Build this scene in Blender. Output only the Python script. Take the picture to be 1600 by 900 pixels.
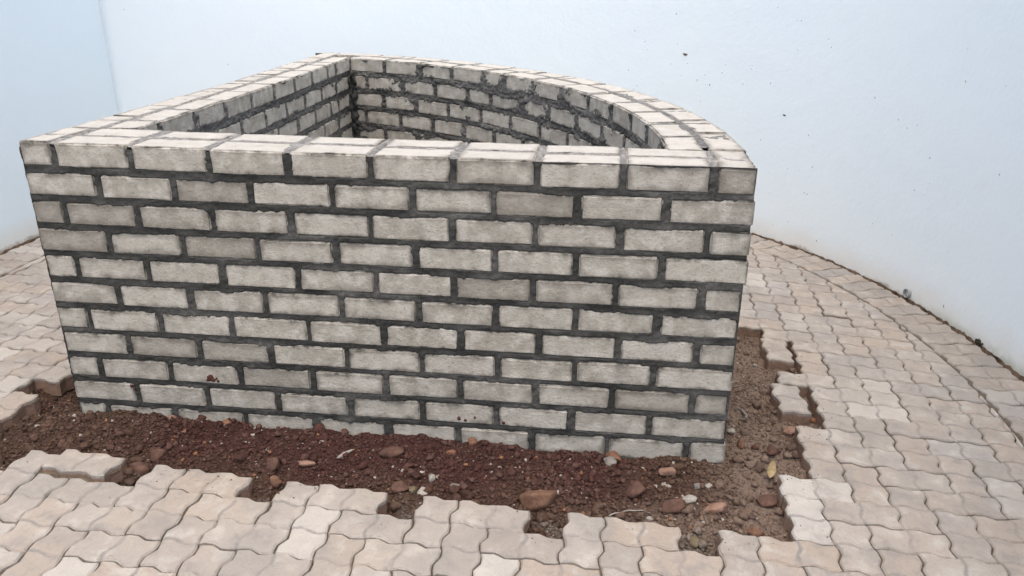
import bpy, bmesh, math, random
import numpy as np
from mathutils import Matrix, Vector
random.seed(7); rng = np.random.default_rng(7)
S = bpy.context.scene; COL = S.collection
for o in list(bpy.data.objects): bpy.data.objects.remove(o)
R_ = math.radians

# ------------------------------------------------------------------ camera
cam = bpy.data.cameras.new('camera'); camo = bpy.data.objects.new('camera', cam); COL.objects.link(camo)
cam.sensor_width = 36; cam.lens = 36*1242.475/1600; cam.clip_start = .05; cam.clip_end = 400
def _rot(yaw, pitch, roll):
    return Matrix.Rotation(yaw, 4, 'Z') @ Matrix.Rotation(pitch, 4, 'X') @ Matrix.Rotation(roll, 4, 'Z')
CAM = Vector((1.6907, -2.1128, 1.3869))
camo.matrix_world = Matrix.Translation(CAM) @ _rot(.1155, 1.1848, .0027)
S.camera = camo
# ------------------------------------------------------------------ light
SUN_EL, SUN_AZ = 76, 176          # veiled sun, high, behind the camera
w = bpy.data.worlds.new('World'); S.world = w; w.use_nodes = True
nt = w.node_tree; bgn = nt.nodes['Background']
sky = nt.nodes.new('ShaderNodeTexSky'); sky.sky_type = 'NISHITA'; sky.sun_disc = False
sky.sun_elevation = R_(SUN_EL); sky.sun_rotation = R_(SUN_AZ); sky.air_density = 1.0; sky.dust_density = 6.0; sky.ozone_density = 0.6
nt.links.new(sky.outputs[0], bgn.inputs[0]); bgn.inputs[1].default_value = .15
sun = bpy.data.lights.new('sun', 'SUN'); suno = bpy.data.objects.new('sun', sun); COL.objects.link(suno)
sun.energy = 1.5; sun.angle = R_(100); sun.color = (1, .95, .87)
_d = Vector((math.sin(R_(SUN_AZ))*math.cos(R_(SUN_EL)), math.cos(R_(SUN_AZ))*math.cos(R_(SUN_EL)), math.sin(R_(SUN_EL))))
suno.rotation_euler = _d.to_track_quat('Z', 'Y').to_euler()
S.view_settings.view_transform = 'Standard'; S.view_settings.look = 'None'; S.view_settings.gamma = 1
S.view_settings.use_curve_mapping = False
S.view_settings.exposure = 0.66
S.render.engine = 'CYCLES'

# ------------------------------------------------------------------ helpers
def hash3(i, j, k, seed):
    n = (i*374761393 + j*668265263 + k*1274126177 + seed*974634777) & 0xffffffff
    n = ((n ^ (n >> 13))*1274126177) & 0xffffffff
    n = (n ^ (n >> 16)) & 0xffffffff
    return n/4294967295.0
def vnoise(x, y, z=0.0, seed=0):
    x, y, z = np.broadcast_arrays(np.asarray(x, float), np.asarray(y, float), np.asarray(z, float))
    xi, yi, zi = np.floor(x).astype(np.int64), np.floor(y).astype(np.int64), np.floor(z).astype(np.int64)
    fx, fy, fz = x-xi, y-yi, z-zi
    fx, fy, fz = fx*fx*(3-2*fx), fy*fy*(3-2*fy), fz*fz*(3-2*fz)
    r = 0
    for a in (0, 1):
        for b in (0, 1):
            for c in (0, 1):
                wgt = (fx if a else 1-fx)*(fy if b else 1-fy)*(fz if c else 1-fz)
                r = r + wgt*hash3(xi+a, yi+b, zi+c, seed)
    return r*2-1
def fbm(x, y, z=0.0, oct=4, seed=0):
    r, a, f = 0, 1.0, 1.0
    for o in range(oct):
        r = r + a*vnoise(np.asarray(x)*f, np.asarray(y)*f, np.asarray(z)*f, seed+o*17); a *= .5; f *= 2.03
    return r
def sstep(a, b, x):
    t = np.clip((x-a)/(b-a), 0, 1); return t*t*(3-2*t)
def mesh_np(name, V, F, smooth=False):
    me = bpy.data.meshes.new(name)
    if isinstance(F, np.ndarray):
        V = np.asarray(V, float); n, k = F.shape
        me.vertices.add(len(V)); me.vertices.foreach_set('co', V.ravel()); me.loops.add(n*k); me.polygons.add(n)
        me.loops.foreach_set('vertex_index', F.astype(np.int32).ravel()); me.polygons.foreach_set('loop_start', np.arange(0, n*k, k, dtype=np.int32)); me.update(calc_edges=True); me.validate()
    else:
        me.from_pydata([tuple(v) for v in np.asarray(V).tolist()], [], [tuple(f) for f in F]); me.update()
    if smooth: me.polygons.foreach_set('use_smooth', [True]*len(me.polygons))
    return me
def grid_faces(nu, nv, off=0, flip=False):
    i = np.arange((nu-1)*(nv-1)); u = i % (nu-1); v = i//(nu-1)
    a = v*nu+u+off
    f = np.stack([a, a+1, a+nu+1, a+nu], 1)
    return f[:, ::-1] if flip else f
def obj(name, me, mat=None, parent=None, mw=None, **props):
    o = bpy.data.objects.new(name, me); COL.objects.link(o)
    if mat is not None and not me.materials: me.materials.append(mat)
    if parent is not None: o.parent = parent
    if mw is not None: o.matrix_local = mw
    for k, v in props.items(): o[k] = v
    return o
def vattr(me, name, arr):
    at = me.attributes.new(name, 'FLOAT_VECTOR', 'POINT'); at.data.foreach_set('vector', np.asarray(arr, float).ravel())
def fattr(me, name, arr):
    at = me.attributes.new(name, 'FLOAT', 'POINT'); at.data.foreach_set('value', np.asarray(arr, float).ravel())

# ------------------------------------------------------------------ materials
class MT:
    def __init__(s, name):
        s.m = bpy.data.materials.new(name); s.m.use_nodes = True; s.t = s.m.node_tree; s.b = s.t.nodes['Principled BSDF']
        s.b.inputs['Roughness'].default_value = .85; s.b.inputs['Specular IOR Level'].default_value = .3
    def n(s, ty, **kw):
        nd = s.t.nodes.new('ShaderNode'+ty)
        for k, v in kw.items(): setattr(nd, k, v)
        return nd
    def put(s, sock, v):
        if isinstance(v, bpy.types.NodeSocket): s.t.links.new(v, sock)
        elif isinstance(v, (tuple, list)) and len(v) == 3 and sock.type == 'RGBA': sock.default_value = (*v, 1)
        else: sock.default_value = v
    def math(s, op, a, b=0.0, c=0.0, clamp=False):
        nd = s.n('Math', operation=op, use_clamp=clamp); s.put(nd.inputs[0], a); s.put(nd.inputs[1], b)
        if len(nd.inputs) > 2: s.put(nd.inputs[2], c)
        return nd.outputs[0]
    def vmath(s, op, a, b=(0, 0, 0), scale=None):
        nd = s.n('VectorMath', operation=op); s.put(nd.inputs[0], a); s.put(nd.inputs[1], b)
        if scale is not None: s.put(nd.inputs[3], scale)
        return nd.outputs[0]
    def attr(s, name, out='Vector'):
        nd = s.n('Attribute', attribute_name=name); return nd.outputs[out]
    def geo_pos(s): return s.n('NewGeometry').outputs['Position']
    def rand(s): return s.n('ObjectInfo').outputs['Random']
    def noise(s, vec, scale, detail=4, rough=.55, out='Fac'):
        nd = s.n('TexNoise'); s.put(nd.inputs['Vector'], vec); nd.inputs['Scale'].default_value = scale
        nd.inputs['Detail'].default_value = detail; nd.inputs['Roughness'].default_value = rough
        return nd.outputs[out]
    def vor(s, vec, scale, out='Distance'):
        nd = s.n('TexVoronoi'); s.put(nd.inputs['Vector'], vec); nd.inputs['Scale'].default_value = scale; return nd.outputs[out]
    def ramp(s, f, a, b, lo=0.0, hi=1.0):
        nd = s.n('MapRange', interpolation_type='SMOOTHSTEP'); s.put(nd.inputs[0], f)
        for k, v in zip((1, 2, 3, 4), (a, b, lo, hi)): s.put(nd.inputs[k], v)
        return nd.outputs[0]
    def mix(s, f, a, b, mode='MIX'):
        nd = s.n('Mix', data_type='RGBA', blend_type=mode); s.put(nd.inputs[0], f); s.put(nd.inputs[6], a); s.put(nd.inputs[7], b)
        return nd.outputs[2]
    def sep(s, v):
        nd = s.n('SeparateXYZ'); s.put(nd.inputs[0], v); return nd.outputs
    def color(s, c): s.put(s.b.inputs['Base Color'], c)
    def rough(s, r): s.put(s.b.inputs['Roughness'], r)
    def bump(s, h, dist, strength=1.0, prev=None):
        nd = s.n('Bump'); nd.inputs['Strength'].default_value = strength; nd.inputs['Distance'].default_value = dist
        s.put(nd.inputs['Height'], h)
        if prev is not None: s.t.links.new(prev, nd.inputs['Normal'])
        s.t.links.new(nd.outputs[0], s.b.inputs['Normal']); return nd.outputs[0]

def mat_brick():
    m = MT('cement_brick')
    lp, hv = m.attr('lp'), m.attr('hv'); rn = m.math('FRACT', m.math('ADD', m.rand(), m.attr('rnd', 'Fac')))
    comb = m.n('CombineXYZ'); m.put(comb.inputs[0], m.math('MULTIPLY', rn, 37.0)); m.put(comb.inputs[1], m.math('MULTIPLY', rn, 91.0)); m.put(comb.inputs[2], m.math('MULTIPLY', rn, 53.0))
    p = m.vmath('ADD', lp, comb.outputs[0])
    d = m.sep(m.vmath('SUBTRACT', hv, m.vmath('ABSOLUTE', lp)))
    mn = m.math('MINIMUM', d[0], d[1]); mx = m.math('MAXIMUM', d[0], d[1])
    edge = m.math('MAXIMUM', mn, m.math('MINIMUM', mx, d[2]))          # distance from the nearest edge of the face
    n1 = m.noise(p, 22, 3, .6); n2 = m.noise(p, 90, 3, .6); n3 = m.noise(p, 420, 2, .6)
    r2 = m.math('FRACT', m.math('MULTIPLY', rn, 7.31)); r3 = m.math('MULTIPLY', m.math('FRACT', m.math('MULTIPLY', rn, 17.77)), m.math('SUBTRACT', 1.0, m.math('MULTIPLY', m.attr('clean', 'Fac'), .55)))
    base = m.mix(r2, (.345, .327, .284), (.43, .411, .364))
    base = m.mix(m.ramp(n1, .45, .66, 0, .8), base, (.50, .483, .44))     # pale bloom
    base = m.mix(m.ramp(n1, .46, .26, 0, .5), base, (.205, .197, .175))
    base = m.mix(m.ramp(r3, .86, .97, 0, .5), base, (.215, .197, .166))        # a few browner bricks
    base = m.mix(m.ramp(n2, .55, .75, 0, .45), base, (.19, .182, .158))
    base = m.mix(m.ramp(n3, .58, .75, 0, .5), base, (.55, .54, .515))
    base = m.mix(m.ramp(n3, .42, .28, 0, .5), base, (.17, .16, .145))
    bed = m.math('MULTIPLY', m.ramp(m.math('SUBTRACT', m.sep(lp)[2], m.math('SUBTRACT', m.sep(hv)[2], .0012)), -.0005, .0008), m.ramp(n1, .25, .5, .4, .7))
    base = m.mix(bed, base, (.40, .39, .366))                         # clean bed face, paled further to put stronger top light into its colour
    # mortar smeared over the arrises
    e2 = m.math('ADD', edge, m.math('MULTIPLY', m.math('SUBTRACT', n2, .5), .011))
    e2 = m.math('ADD', e2, m.math('MULTIPLY', m.math('SUBTRACT', n1, .5), .03))
    wid = m.math('MULTIPLY_ADD', r3, .018, .011)
    sm = m.math('SUBTRACT', 1.0, m.ramp(e2, 0.0, wid))
    base = m.mix(m.math('MULTIPLY', sm, m.math('MULTIPLY_ADD', r2, .4, .4)), base, (.105, .098, .084))
    hard = m.math('SUBTRACT', 1.0, m.ramp(e2, -.0015, .0035))
    base = m.mix(m.math('MULTIPLY', hard, .8), base, (.05, .05, .048))
    m.color(base); m.rough(.9)
    m.bump(m.math('ADD', m.math('MULTIPLY', n3, .6), n2), .0036, .85)
    return m.m
def mat_mortar():
    m = MT('fresh_dark_mortar'); p = m.geo_pos()
    n1 = m.noise(p, 9, 4, .6); n2 = m.noise(p, 60, 5, .65); n3 = m.noise(p, 350, 3, .6)
    dry = m.attr('dry', 'Fac')
    c = m.mix(m.ramp(n1, .35, .7), (.025, .0265, .0255), (.050, .051, .048))
    c = m.mix(m.ramp(n2, .5, .75, 0, .6), c, (.082, .081, .075))
    c2 = m.mix(m.ramp(n2, .35, .7), (.15, .148, .145), (.30, .295, .28))
    c = m.mix(dry, c, c2)
    c = m.mix(m.ramp(n3, .62, .75, 0, .35), c, (.2, .19, .18))
    m.color(c); m.rough(m.ramp(n2, .3, .7, .6, .9))
    m.bump(m.math('ADD', n2, m.math('MULTIPLY', n3, .4)), .005, .9)
    return m.m
def mat_paver(pale=0.0):
    m = MT('concrete_paver')
    lp = m.attr('lp'); rn = m.math('FRACT', m.math('ADD', m.rand(), m.attr('rnd', 'Fac')))
    comb = m.n('CombineXYZ'); m.put(comb.inputs[0], m.math('MULTIPLY', rn, 41.0)); m.put(comb.inputs[1], m.math('MULTIPLY', rn, 77.0)); m.put(comb.inputs[2], m.math('MULTIPLY', rn, 23.0))
    p = m.vmath('ADD', lp, comb.outputs[0]); xyz = m.sep(lp)
    n1 = m.noise(p, 14, 3, .6); n2 = m.noise(p, 70, 3, .6); n3 = m.noise(p, 380, 2, .6); g1 = m.noise(m.geo_pos(), 2.3, 3, .5)
    r2 = m.math('FRACT', m.math('MULTIPLY', rn, 9.13))
    base = m.mix(rn, (.298, .270, .242), (.345, .317, .286))
    base = m.mix(m.ramp(r2, .55, .95, 0, .6), base, (.335, .275, .226))
    base = m.mix(m.ramp(r2, .25, .05, 0, .6), base, (.30, .285, .278))
    base = m.mix(m.ramp(g1, .45, .65, 0, .45), base, (.335, .282, .232))
    base = m.mix(m.ramp(n1, .5, .72, 0, .75), base, (.415, .392, .358))
    base = m.mix(m.ramp(n1, .47, .28, 0, .75), base, (.235, .218, .206))
    base = m.mix(m.ramp(n2, .58, .76, 0, .45), base, (.235, .213, .197))
    base = m.mix(m.ramp(n3, .6, .75, 0, .3), base, (.5, .47, .44))
    g2 = m.noise(m.geo_pos(), 6.5, 3, .6)
    base = m.mix(m.ramp(g2, .48, .66, 0, .5), base, (.24, .226, .212))
    base = m.mix(m.ramp(m.math('FRACT', m.math('MULTIPLY', rn, 3.7)), .86, .95, 0, .5), base, (.46, .44, .41))
    base = m.mix(m.ramp(m.math('FRACT', m.math('MULTIPLY', rn, 5.3)), .7, 1.0, 0, .28), base, (.235, .22, .205))
    base = m.mix(m.ramp(n3, .4, .27, 0, .4), base, (.24, .21, .19))
    base = m.mix(m.math('MULTIPLY', m.ramp(n1, .3, .55, .55, 1.0), pale), base, (.50, .485, .46))
    # dirt lodged in the dummy groove across the middle of each paver
    sw = m.math('MULTIPLY', m.math('SINE', m.math('MULTIPLY', xyz[1], 62.8)), .0072)
    gd = m.math('ABSOLUTE', m.math('SUBTRACT', xyz[0], sw))
    gd = m.math('ADD', gd, m.math('MULTIPLY', m.math('SUBTRACT', n2, .5), .014))
    gm = m.math('MULTIPLY', m.math('SUBTRACT', 1.0, m.ramp(gd, .001, .009)), m.ramp(n1, .35, .6, .2, .75))
    base = m.mix(gm, base, (.19, .18, .173))
    # earth on the buried sides
    sd = m.ramp(m.math('ADD', xyz[2], m.math('MULTIPLY', m.math('SUBTRACT', n2, .5), .012)), -.006, -.02)
    base = m.mix(m.math('MULTIPLY', sd, .85), base, m.mix(n1, (.15, .080, .052), (.27, .165, .115)))
    m.color(base); m.rough(.9)
    m.bump(m.math('ADD', m.math('MULTIPLY', n3, .5), n2), .0062, .9)
    return m.m
def mat_soil(name, kind):
    m = MT(name); p = m.geo_pos(); xyz = m.sep(p)
    n0 = m.noise(p, 3.2, 3, .6); n1 = m.noise(p, 14, 3, .6); n2 = m.noise(p, 90, 3, .65); n3 = m.noise(p, 420, 2, .65)
    rn = m.attr('rnd', 'Fac')
    red = m.mix(n1, (.066, .029, .026), (.115, .052, .045))
    brn = m.mix(n1, (.085, .052, .036), (.15, .098, .070))
    # dumped red earth along the front wall, sandy brown in the side trenches
    f = m.math('MULTIPLY', m.ramp(xyz[0], .05, .55), m.ramp(xyz[0], 2.05, 1.6))
    f = m.math('MULTIPLY', f, m.ramp(xyz[1], -.33, -.12))
    f = m.math('ADD', f, m.math('MULTIPLY', m.math('SUBTRACT', n0, .5), 1.6), clamp=True)
    c = m.mix(f, brn, red)
    sandy = m.math('MULTIPLY', m.math('MAXIMUM', m.ramp(xyz[0], 1.95, 2.2), m.math('MULTIPLY', m.ramp(xyz[0], 1.55, 2.0), m.ramp(xyz[1], -.14, -.28))), m.ramp(n0, .25, .5))
    c = m.mix(m.math('MULTIPLY', sandy, .85), c, m.mix(n2, (.20, .145, .112), (.34, .265, .215)))
    gs = m.math('MULTIPLY', m.ramp(xyz[1], -.27, -.36), m.ramp(n1, .42, .58))
    c = m.mix(m.math('MULTIPLY', gs, .8), c, m.mix(n2, (.15, .135, .115), (.33, .30, .27)))
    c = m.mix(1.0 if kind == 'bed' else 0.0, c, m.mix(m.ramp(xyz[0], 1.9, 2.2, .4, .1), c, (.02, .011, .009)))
    c = m.mix(m.ramp(n2, .52, .75, 0, .5), c, (.13, .083, .064))
    c = m.mix(m.ramp(n2, .45, .25, 0, .6), c, (.035, .018, .014))
    if kind == 'clod':
        c = m.mix(m.ramp(rn, .45, .95, 0, .6), c, (.145, .092, .074))
        c = m.mix(m.ramp(rn, .35, .0, 0, .7), c, (.048, .026, .022))
        c = m.mix(m.ramp(rn, .982, .984), c, (.42, .39, .35))
        c = m.mix(m.math('MULTIPLY', m.ramp(rn, .965, .967), m.ramp(rn, .98, .978)), c, (.30, .15, .085))
    m.color(c); m.rough(.95); m.b.inputs['Specular IOR Level'].default_value = .15
    m.bump(m.math('ADD', n2, m.math('MULTIPLY', n3, .6)), .010, 1.0)
    return m.m
def mat_stone(name, c0, c1):
    m = MT(name); tc = m.n('TexCoord').outputs['Object']
    n1 = m.noise(tc, 25, 5, .6); n2 = m.noise(tc, 160, 4, .65)
    c = m.mix(m.ramp(n1, .3, .7), c0, c1)
    c = m.mix(m.ramp(n2, .45, .25, 0, .5), c, tuple(v*.45 for v in c0)); c = m.mix(m.ramp(n2, .6, .8, 0, .4), c, tuple(min(1, v*1.5) for v in c1))
    m.color(c); m.rough(.92); m.bump(m.math('ADD', n1, m.math('MULTIPLY', n2, .5)), .006, .9)
    return m.m
def mat_wall(name, tint):
    m = MT(name); p = m.geo_pos(); xyz = m.sep(p)
    n0 = m.noise(p, 1.1, 3, .55); n1 = m.noise(p, 7, 3, .6); n2 = m.noise(p, 55, 2, .6)
    c = m.mix(n0, tint, tuple(min(.9, v*1.05) for v in tint))
    c = m.mix(m.ramp(n1, .56, .8, 0, .18), c, (.74, .76, .78))
    h = m.attr('hgt', 'Fac')
    hh = m.math('ADD', h, m.math('MULTIPLY', m.math('SUBTRACT', n1, .5), .10))
    hh = m.math('ADD', hh, m.math('MULTIPLY', m.math('SUBTRACT', n0, .5), .14))
    c = m.mix(m.math('MULTIPLY', m.math('SUBTRACT', 1.0, m.ramp(hh, .01, .16)), .55), c, (.70, .665, .60))      # splash-back of earth
    c = m.mix(m.math('MULTIPLY', m.math('SUBTRACT', 1.0, m.ramp(m.math('ADD', hh, m.math('MULTIPLY', n2, .03)), .005, .035)), .7), c, (.26, .215, .155))
    gr = m.math('MULTIPLY', m.math('SUBTRACT', 1.0, m.ramp(hh, .015, .07)), m.math('MULTIPLY', m.ramp(xyz[0], 3.12, 3.25), m.ramp(n1, .4, .6)))
    c = m.mix(m.math('MULTIPLY', gr, .45), c, (.20, .21, .09))
    sp = m.vor(p, 30); c = m.mix(m.math('MULTIPLY', m.math('SUBTRACT', 1.0, m.ramp(sp, .02, .045)), m.ramp(n0, .5, .7, 0, .55)), c, (.42, .36, .28))
    m.color(c); m.rough(.75)
    m.bump(m.math('ADD', n1, m.math('MULTIPLY', n2, .35)), .006, .4)
    return m.m
def mat_flat(name, c0, c1, rough=.85, scale=120):
    m = MT(name); n1 = m.noise(m.n('TexCoord').outputs['Object'], scale, 4, .6)
    m.color(m.mix(m.ramp(n1, .3, .7), c0, c1)); m.rough(rough); m.bump(n1, .002, .6); return m.m
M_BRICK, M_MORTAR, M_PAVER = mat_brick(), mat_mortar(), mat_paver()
M_PALE = mat_paver(.5)
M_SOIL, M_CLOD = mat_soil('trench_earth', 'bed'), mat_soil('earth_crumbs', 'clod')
M_JOINT = mat_flat('joint_sand', (.055, .043, .031), (.15, .12, .088), .95, 60)
M_WALL_A = mat_wall('blue_white_paint', (.71, .82, .92)); M_WALL_B = mat_wall('white_paint', (.745, .83, .91))

# ------------------------------------------------------------------ the lie of the land (paving falls gently to the right and back)
def plane_z(x, y): return .02 - .0228*(x-1) - .0181*(y+.4)
PN = Vector((.0228, .0181, 1)).normalized()
U, LA, OX, OY = .1006, -.0352, 1.3304, -.4186            # paver module, turn and origin of the herringbone
cA, sA = math.cos(LA), math.sin(LA)
def lat2w(c, r): return (OX+U*(cA*c-sA*r), OY+U*(sA*c+cA*r))
def w2lat(x, y): dx, dy = x-OX, y-OY; return ((cA*dx+sA*dy)/U, (-sA*dx+cA*dy)/U)
CC = np.array([-.52, .15]); RO, RI = 2.62, 2.392        # curved brick wall
WW = 2.096; YB = CC[1]+math.sqrt(RO**2-CC[0]**2)
def inside_encl(x, y, m=0.0):
    x, y = np.asarray(x), np.asarray(y)
    return (x > m) & (y > m) & (np.hypot(x-CC[0], y-CC[1]) < RO-m) & (x < WW-m)

# boundary wall line on the ground: left wall, corner, sweep behind the enclosure, curve on the right
def catmull(P, n=14):
    P = np.array(P, float); out = []
    Q = np.vstack([2*P[0]-P[1], P, 2*P[-1]-P[-2]])
    for i in range(1, len(Q)-2):
        for t in np.linspace(0, 1, n, endpoint=False):
            a, b, c, d = Q[i-1], Q[i], Q[i+1], Q[i+2]
            out.append(.5*((2*b)+(-a+c)*t+(2*a-5*b+4*c-d)*t*t+(-a+3*b-3*c+d)*t**3))
    out.append(P[-1]); return np.array(out)
arc = [(.086+3.2326*math.sin(t), .486+3.2326*math.cos(t)) for t in np.radians(np.arange(56, 126, 5))]
CURVE = catmull([(-1.28, 2.5), (-.62, 2.84), (.1, 3.13), (.85, 3.27), (1.6, 3.17), (2.2, 2.86)] + arc)
CURVE0 = CURVE.copy(); cum0 = np.r_[0, np.cumsum(np.hypot(*np.diff(CURVE0, axis=0).T))]
for _ in range(260): CURVE[1:-1] = .5*CURVE[1:-1]+.25*(CURVE[:-2]+CURVE[2:])
CURVE[0] = (-1.28, 2.5)
LEFT = np.array([(-1.30, y) for y in np.linspace(-2.6, 2.5, 60)]); LEFT[:, 0] = -1.292+.004*LEFT[:, 1]; LEFT[-1] = (-1.28, 2.5)

# ------------------------------------------------------------------ ground
gm = mesh_np('ground', [(-150, -150, -.16), (150, -150, -.16), (150, 150, -.16), (-150, 150, -.16)], [(0, 1, 2, 3)])
obj('ground', gm, mat_flat('bare_ground', (.12, .09, .065), (.2, .15, .11), .95, 3), kind='structure')

# ------------------------------------------------------------------ boundary walls
def wall_mesh(name, path, top=2.25, th=.2, side=1):
    n = len(path); t = np.gradient(path, axis=0); t /= np.linalg.norm(t, axis=1)[:, None]
    nrm = np.stack([-t[:, 1], t[:, 0]], 1)*side          # outward, away from the court
    zs = np.array([-.14, 0, .05, .12, .25, .5, 1.0, 1.6, top]); V = []; H = []
    zb = plane_z(path[:, 0], path[:, 1])
    for k, z in enumerate(zs):
        for i in range(n):
            zz = z+(zb[i] if k < 7 else 0)
            V.append((path[i, 0], path[i, 1], zz)); H.append(zz-zb[i])
    nz = len(zs); F = [tuple(f) for f in grid_faces(n, nz, 0, side < 0)]
    b0 = len(V)
    for i in range(n): V.append((*(path[i]+nrm[i]*th), top)); H.append(2)
    for i in range(n): V.append((*(path[i]+nrm[i]*th), -.14)); H.append(0)
    tp = (nz-1)*n
    for i in range(n-1):
        F.append((tp+i, tp+i+1, b0+i+1, b0+i)); F.append((b0+i, b0+i+1, b0+n+i+1, b0+n+i))
    F.append(tuple([k*n for k in range(nz)]+[b0, b0+n])); F.append(tuple([k*n+n-1 for k in range(nz)]+[b0+n-1, b0+2*n-1]))
    me = mesh_np(name, V, F); fattr(me, 'hgt', H)
    bm = bmesh.new(); bm.from_mesh(me); bmesh.ops.recalc_face_normals(bm, faces=bm.faces); bm.to_mesh(me); bm.free()
    return me
wl = obj('plastered_wall', wall_mesh('plastered_wall', LEFT, side=1), M_WALL_A, label='straight pale blue plastered wall at the far left, beyond the brick enclosure', category='wall')
wc = obj('plastered_wall', wall_mesh('plastered_wall', CURVE, side=1), M_WALL_B, label='tall white plastered wall curving behind and to the right of the brick enclosure', category='wall')
for p_ in wc.data.polygons: p_.use_smooth = abs(p_.normal.z) < .3 and len(p_.vertices) == 4
cum = np.r_[0, np.cumsum(np.hypot(*np.diff(CURVE, axis=0).T))]
def on_curve(s):
    x0, y0 = np.interp(s, cum0, CURVE0[:, 0]), np.interp(s, cum0, CURVE0[:, 1])
    ss = np.linspace(0, cum[-1], 2500); s = ss[np.argmin(np.hypot(np.interp(ss, cum, CURVE[:, 0])-x0, np.interp(ss, cum, CURVE[:, 1])-y0))]
    x, y = np.interp(s, cum, CURVE[:, 0]), np.interp(s, cum, CURVE[:, 1]); e = .02
    tx, ty = np.interp(s+e, cum, CURVE[:, 0])-np.interp(s-e, cum, CURVE[:, 0]), np.interp(s+e, cum, CURVE[:, 1])-np.interp(s-e, cum, CURVE[:, 1])
    l = math.hypot(tx, ty); return x, y, tx/l, ty/l

# ------------------------------------------------------------------ paving
D_ = .066
HP = [(0, 0), (.13, .042), (.36, D_), (.64, -D_), (.87, -.042)]
def cell_outline(c, r):
    """outline of lattice cell, counter-clockwise from its lower-left node, 5 points per side (lattice units)"""
    P = [(c+t, r+h) for t, h in HP]                                  # bottom
    P += [(c+1-h, r+t) for t, h in HP]                               # right
    P += [(c+1-t, r+1-h) for t, h in HP]                             # top, walked back
    P += [(c+h, r+1-t) for t, h in HP]                               # left, walked down
    return P
def inset(P, d):
    P = np.array(P); n = len(P); out = []
    for i in range(n):
        a, b, c = P[i-1], P[i], P[(i+1) % n]
        e1 = (b-a)/np.linalg.norm(b-a); e2 = (c-b)/np.linalg.norm(c-b)
        n1 = np.array((-e1[1], e1[0])); n2 = np.array((-e2[1], e2[0])); m = n1+n2; m /= np.linalg.norm(m)
        out.append(b+m*d/max(.5, m@n1))
    return np.array(out)
def paver_geo(seed):
    """double zig-zag paver, centred on the dummy groove, top at z=0; returns V, F"""
    r = np.random.default_rng(seed)
    A = np.array(cell_outline(-1, -.5)); B = np.array(cell_outline(0, -.5))
    loop = np.vstack([A[0:5], B[0:5], B[5:10], B[10:15], A[10:15], A[15:20]])*U           # outer outline, 30 points
    n = len(loop)
    jit = r.normal(0, .0008, loop.shape)
    L0 = inset(loop, .0019)+jit; L1 = inset(loop, .0019)+jit
    L2 = inset(loop, .0058+.001*r.random())+jit*.5
    V = [(*p, -.060) for p in L0]+[(*p, -.0045+r.normal(0, .0006)) for p in L1]+[(*p, r.normal(0, .00035)) for p in L2]
    F = []
    for i in range(n):
        j = (i+1) % n
        F.append((i, j, n+j, n+i)); F.append((n+i, n+j, 2*n+j, 2*n+i))
    F.append(tuple(reversed(range(n))))
    # top: two halves with a shallow groove between them. points at the groove: bottom node = index 5, top node = index 20
    mid = np.array([(h_, t_) for (t_, h_) in [(-.5+t, -h) for t, h in HP[1:]]])*U           # x offset = -h(t) going up
    k0 = len(V); gl, gr, gc = [], [], []
    for p in mid:
        gl.append(len(V)); V.append((p[0]-.0065, p[1], 0)); gc.append(len(V)); V.append((p[0], p[1], -.0016)); gr.append(len(V)); V.append((p[0]+.0065, p[1], 0))
    t = 2*n
    left = [t+i for i in range(20, 30)]+[t+i for i in range(0, 6)]        # from top node round the left to bottom node
    right = [t+i for i in range(5, 21)]
    F.append(tuple(left+gl)); F.append(tuple(right+gr[::-1]))
    lb, tt = t+5, t+20
    F.append((lb, gc[0], gl[0])); F.append((lb, gr[0], gc[0]))
    for a in range(len(gl)-1):
        F.append((gl[a], gc[a], gc[a+1], gl[a+1])); F.append((gc[a], gr[a], gr[a+1], gc[a+1]))
    F.append((gl[-1], gc[-1], tt)); F.append((gc[-1], gr[-1], tt))
    V = np.array(V); V[:, 2] += .0017*fbm(V[:, 0]*18, V[:, 1]*18, seed*3.1, 2, seed)*(V[:, 2] > -.01)
    return V, F
NPV = 10
PGEO = [paver_geo(i) for i in range(NPV)]
PMESH = []
for V, F in PGEO:
    me = mesh_np('paver', V, F); vattr(me, 'lp', V); fattr(me, 'rnd', np.zeros(len(V))); me.materials.append(M_PAVER); PMESH.append(me)

def paver_list():
    L = []
    for c in range(-27, 22):
        for r in range(-22, 42):
            s = (c+r) % 4
            if s == 0: L.append(('H', c, r))
            elif s == 3: L.append(('V', c, r))
    return L
def cells(p): k, c, r = p; return [(c, r), (c+1, r)] if k == 'H' else [(c, r), (c, r-1)]
def in_trench(p):
    if p in (('H', 9, 3), ('V', 9, 2), ('H', 9, 15), ('V', -16, 3), ('V', -17, 4), ('H', -17, 5)): return False
    if p == ('H', -16, 4): return True
    for c, r in cells(p):
        if -14 <= c <= 8 and 1 <= r <= 14: return True
        if c == 9 and 2 <= r <= 14: return True
        if c == -15 and 1 <= r <= 6: return True
    return False
LOOSE = {('V', 10, 13): (-.16, -.03, 2.5, 0), ('V', 10, 9): (-.33, -.06, 5.0, 0), ('H', -12, 0): (.03, .13, -1.5, .010)}   # shifted or lifted pavers
def paver_centre(p):
    k, c, r = p
    return lat2w(c+1, r+.5) if k == 'H' else lat2w(c+.5, r)
def basis(x, y, ang, dz=0, tilt=(0, 0)):
    X = Vector((math.cos(ang), math.sin(ang), 0)); X = (X-PN*X.dot(PN)).normalized(); Y = PN.cross(X)
    m = Matrix((X, Y, PN)).transposed().to_4x4(); m.translation = Vector((x, y, plane_z(x, y)+dz))
    return m @ Matrix.Rotation(tilt[0], 4, 'X') @ Matrix.Rotation(tilt[1], 4, 'Y')
BW = .230                                               # border course: one paver deep plus a strip of dirt
ALLP = np.vstack([LEFT[:-1], CURVE])
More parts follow.
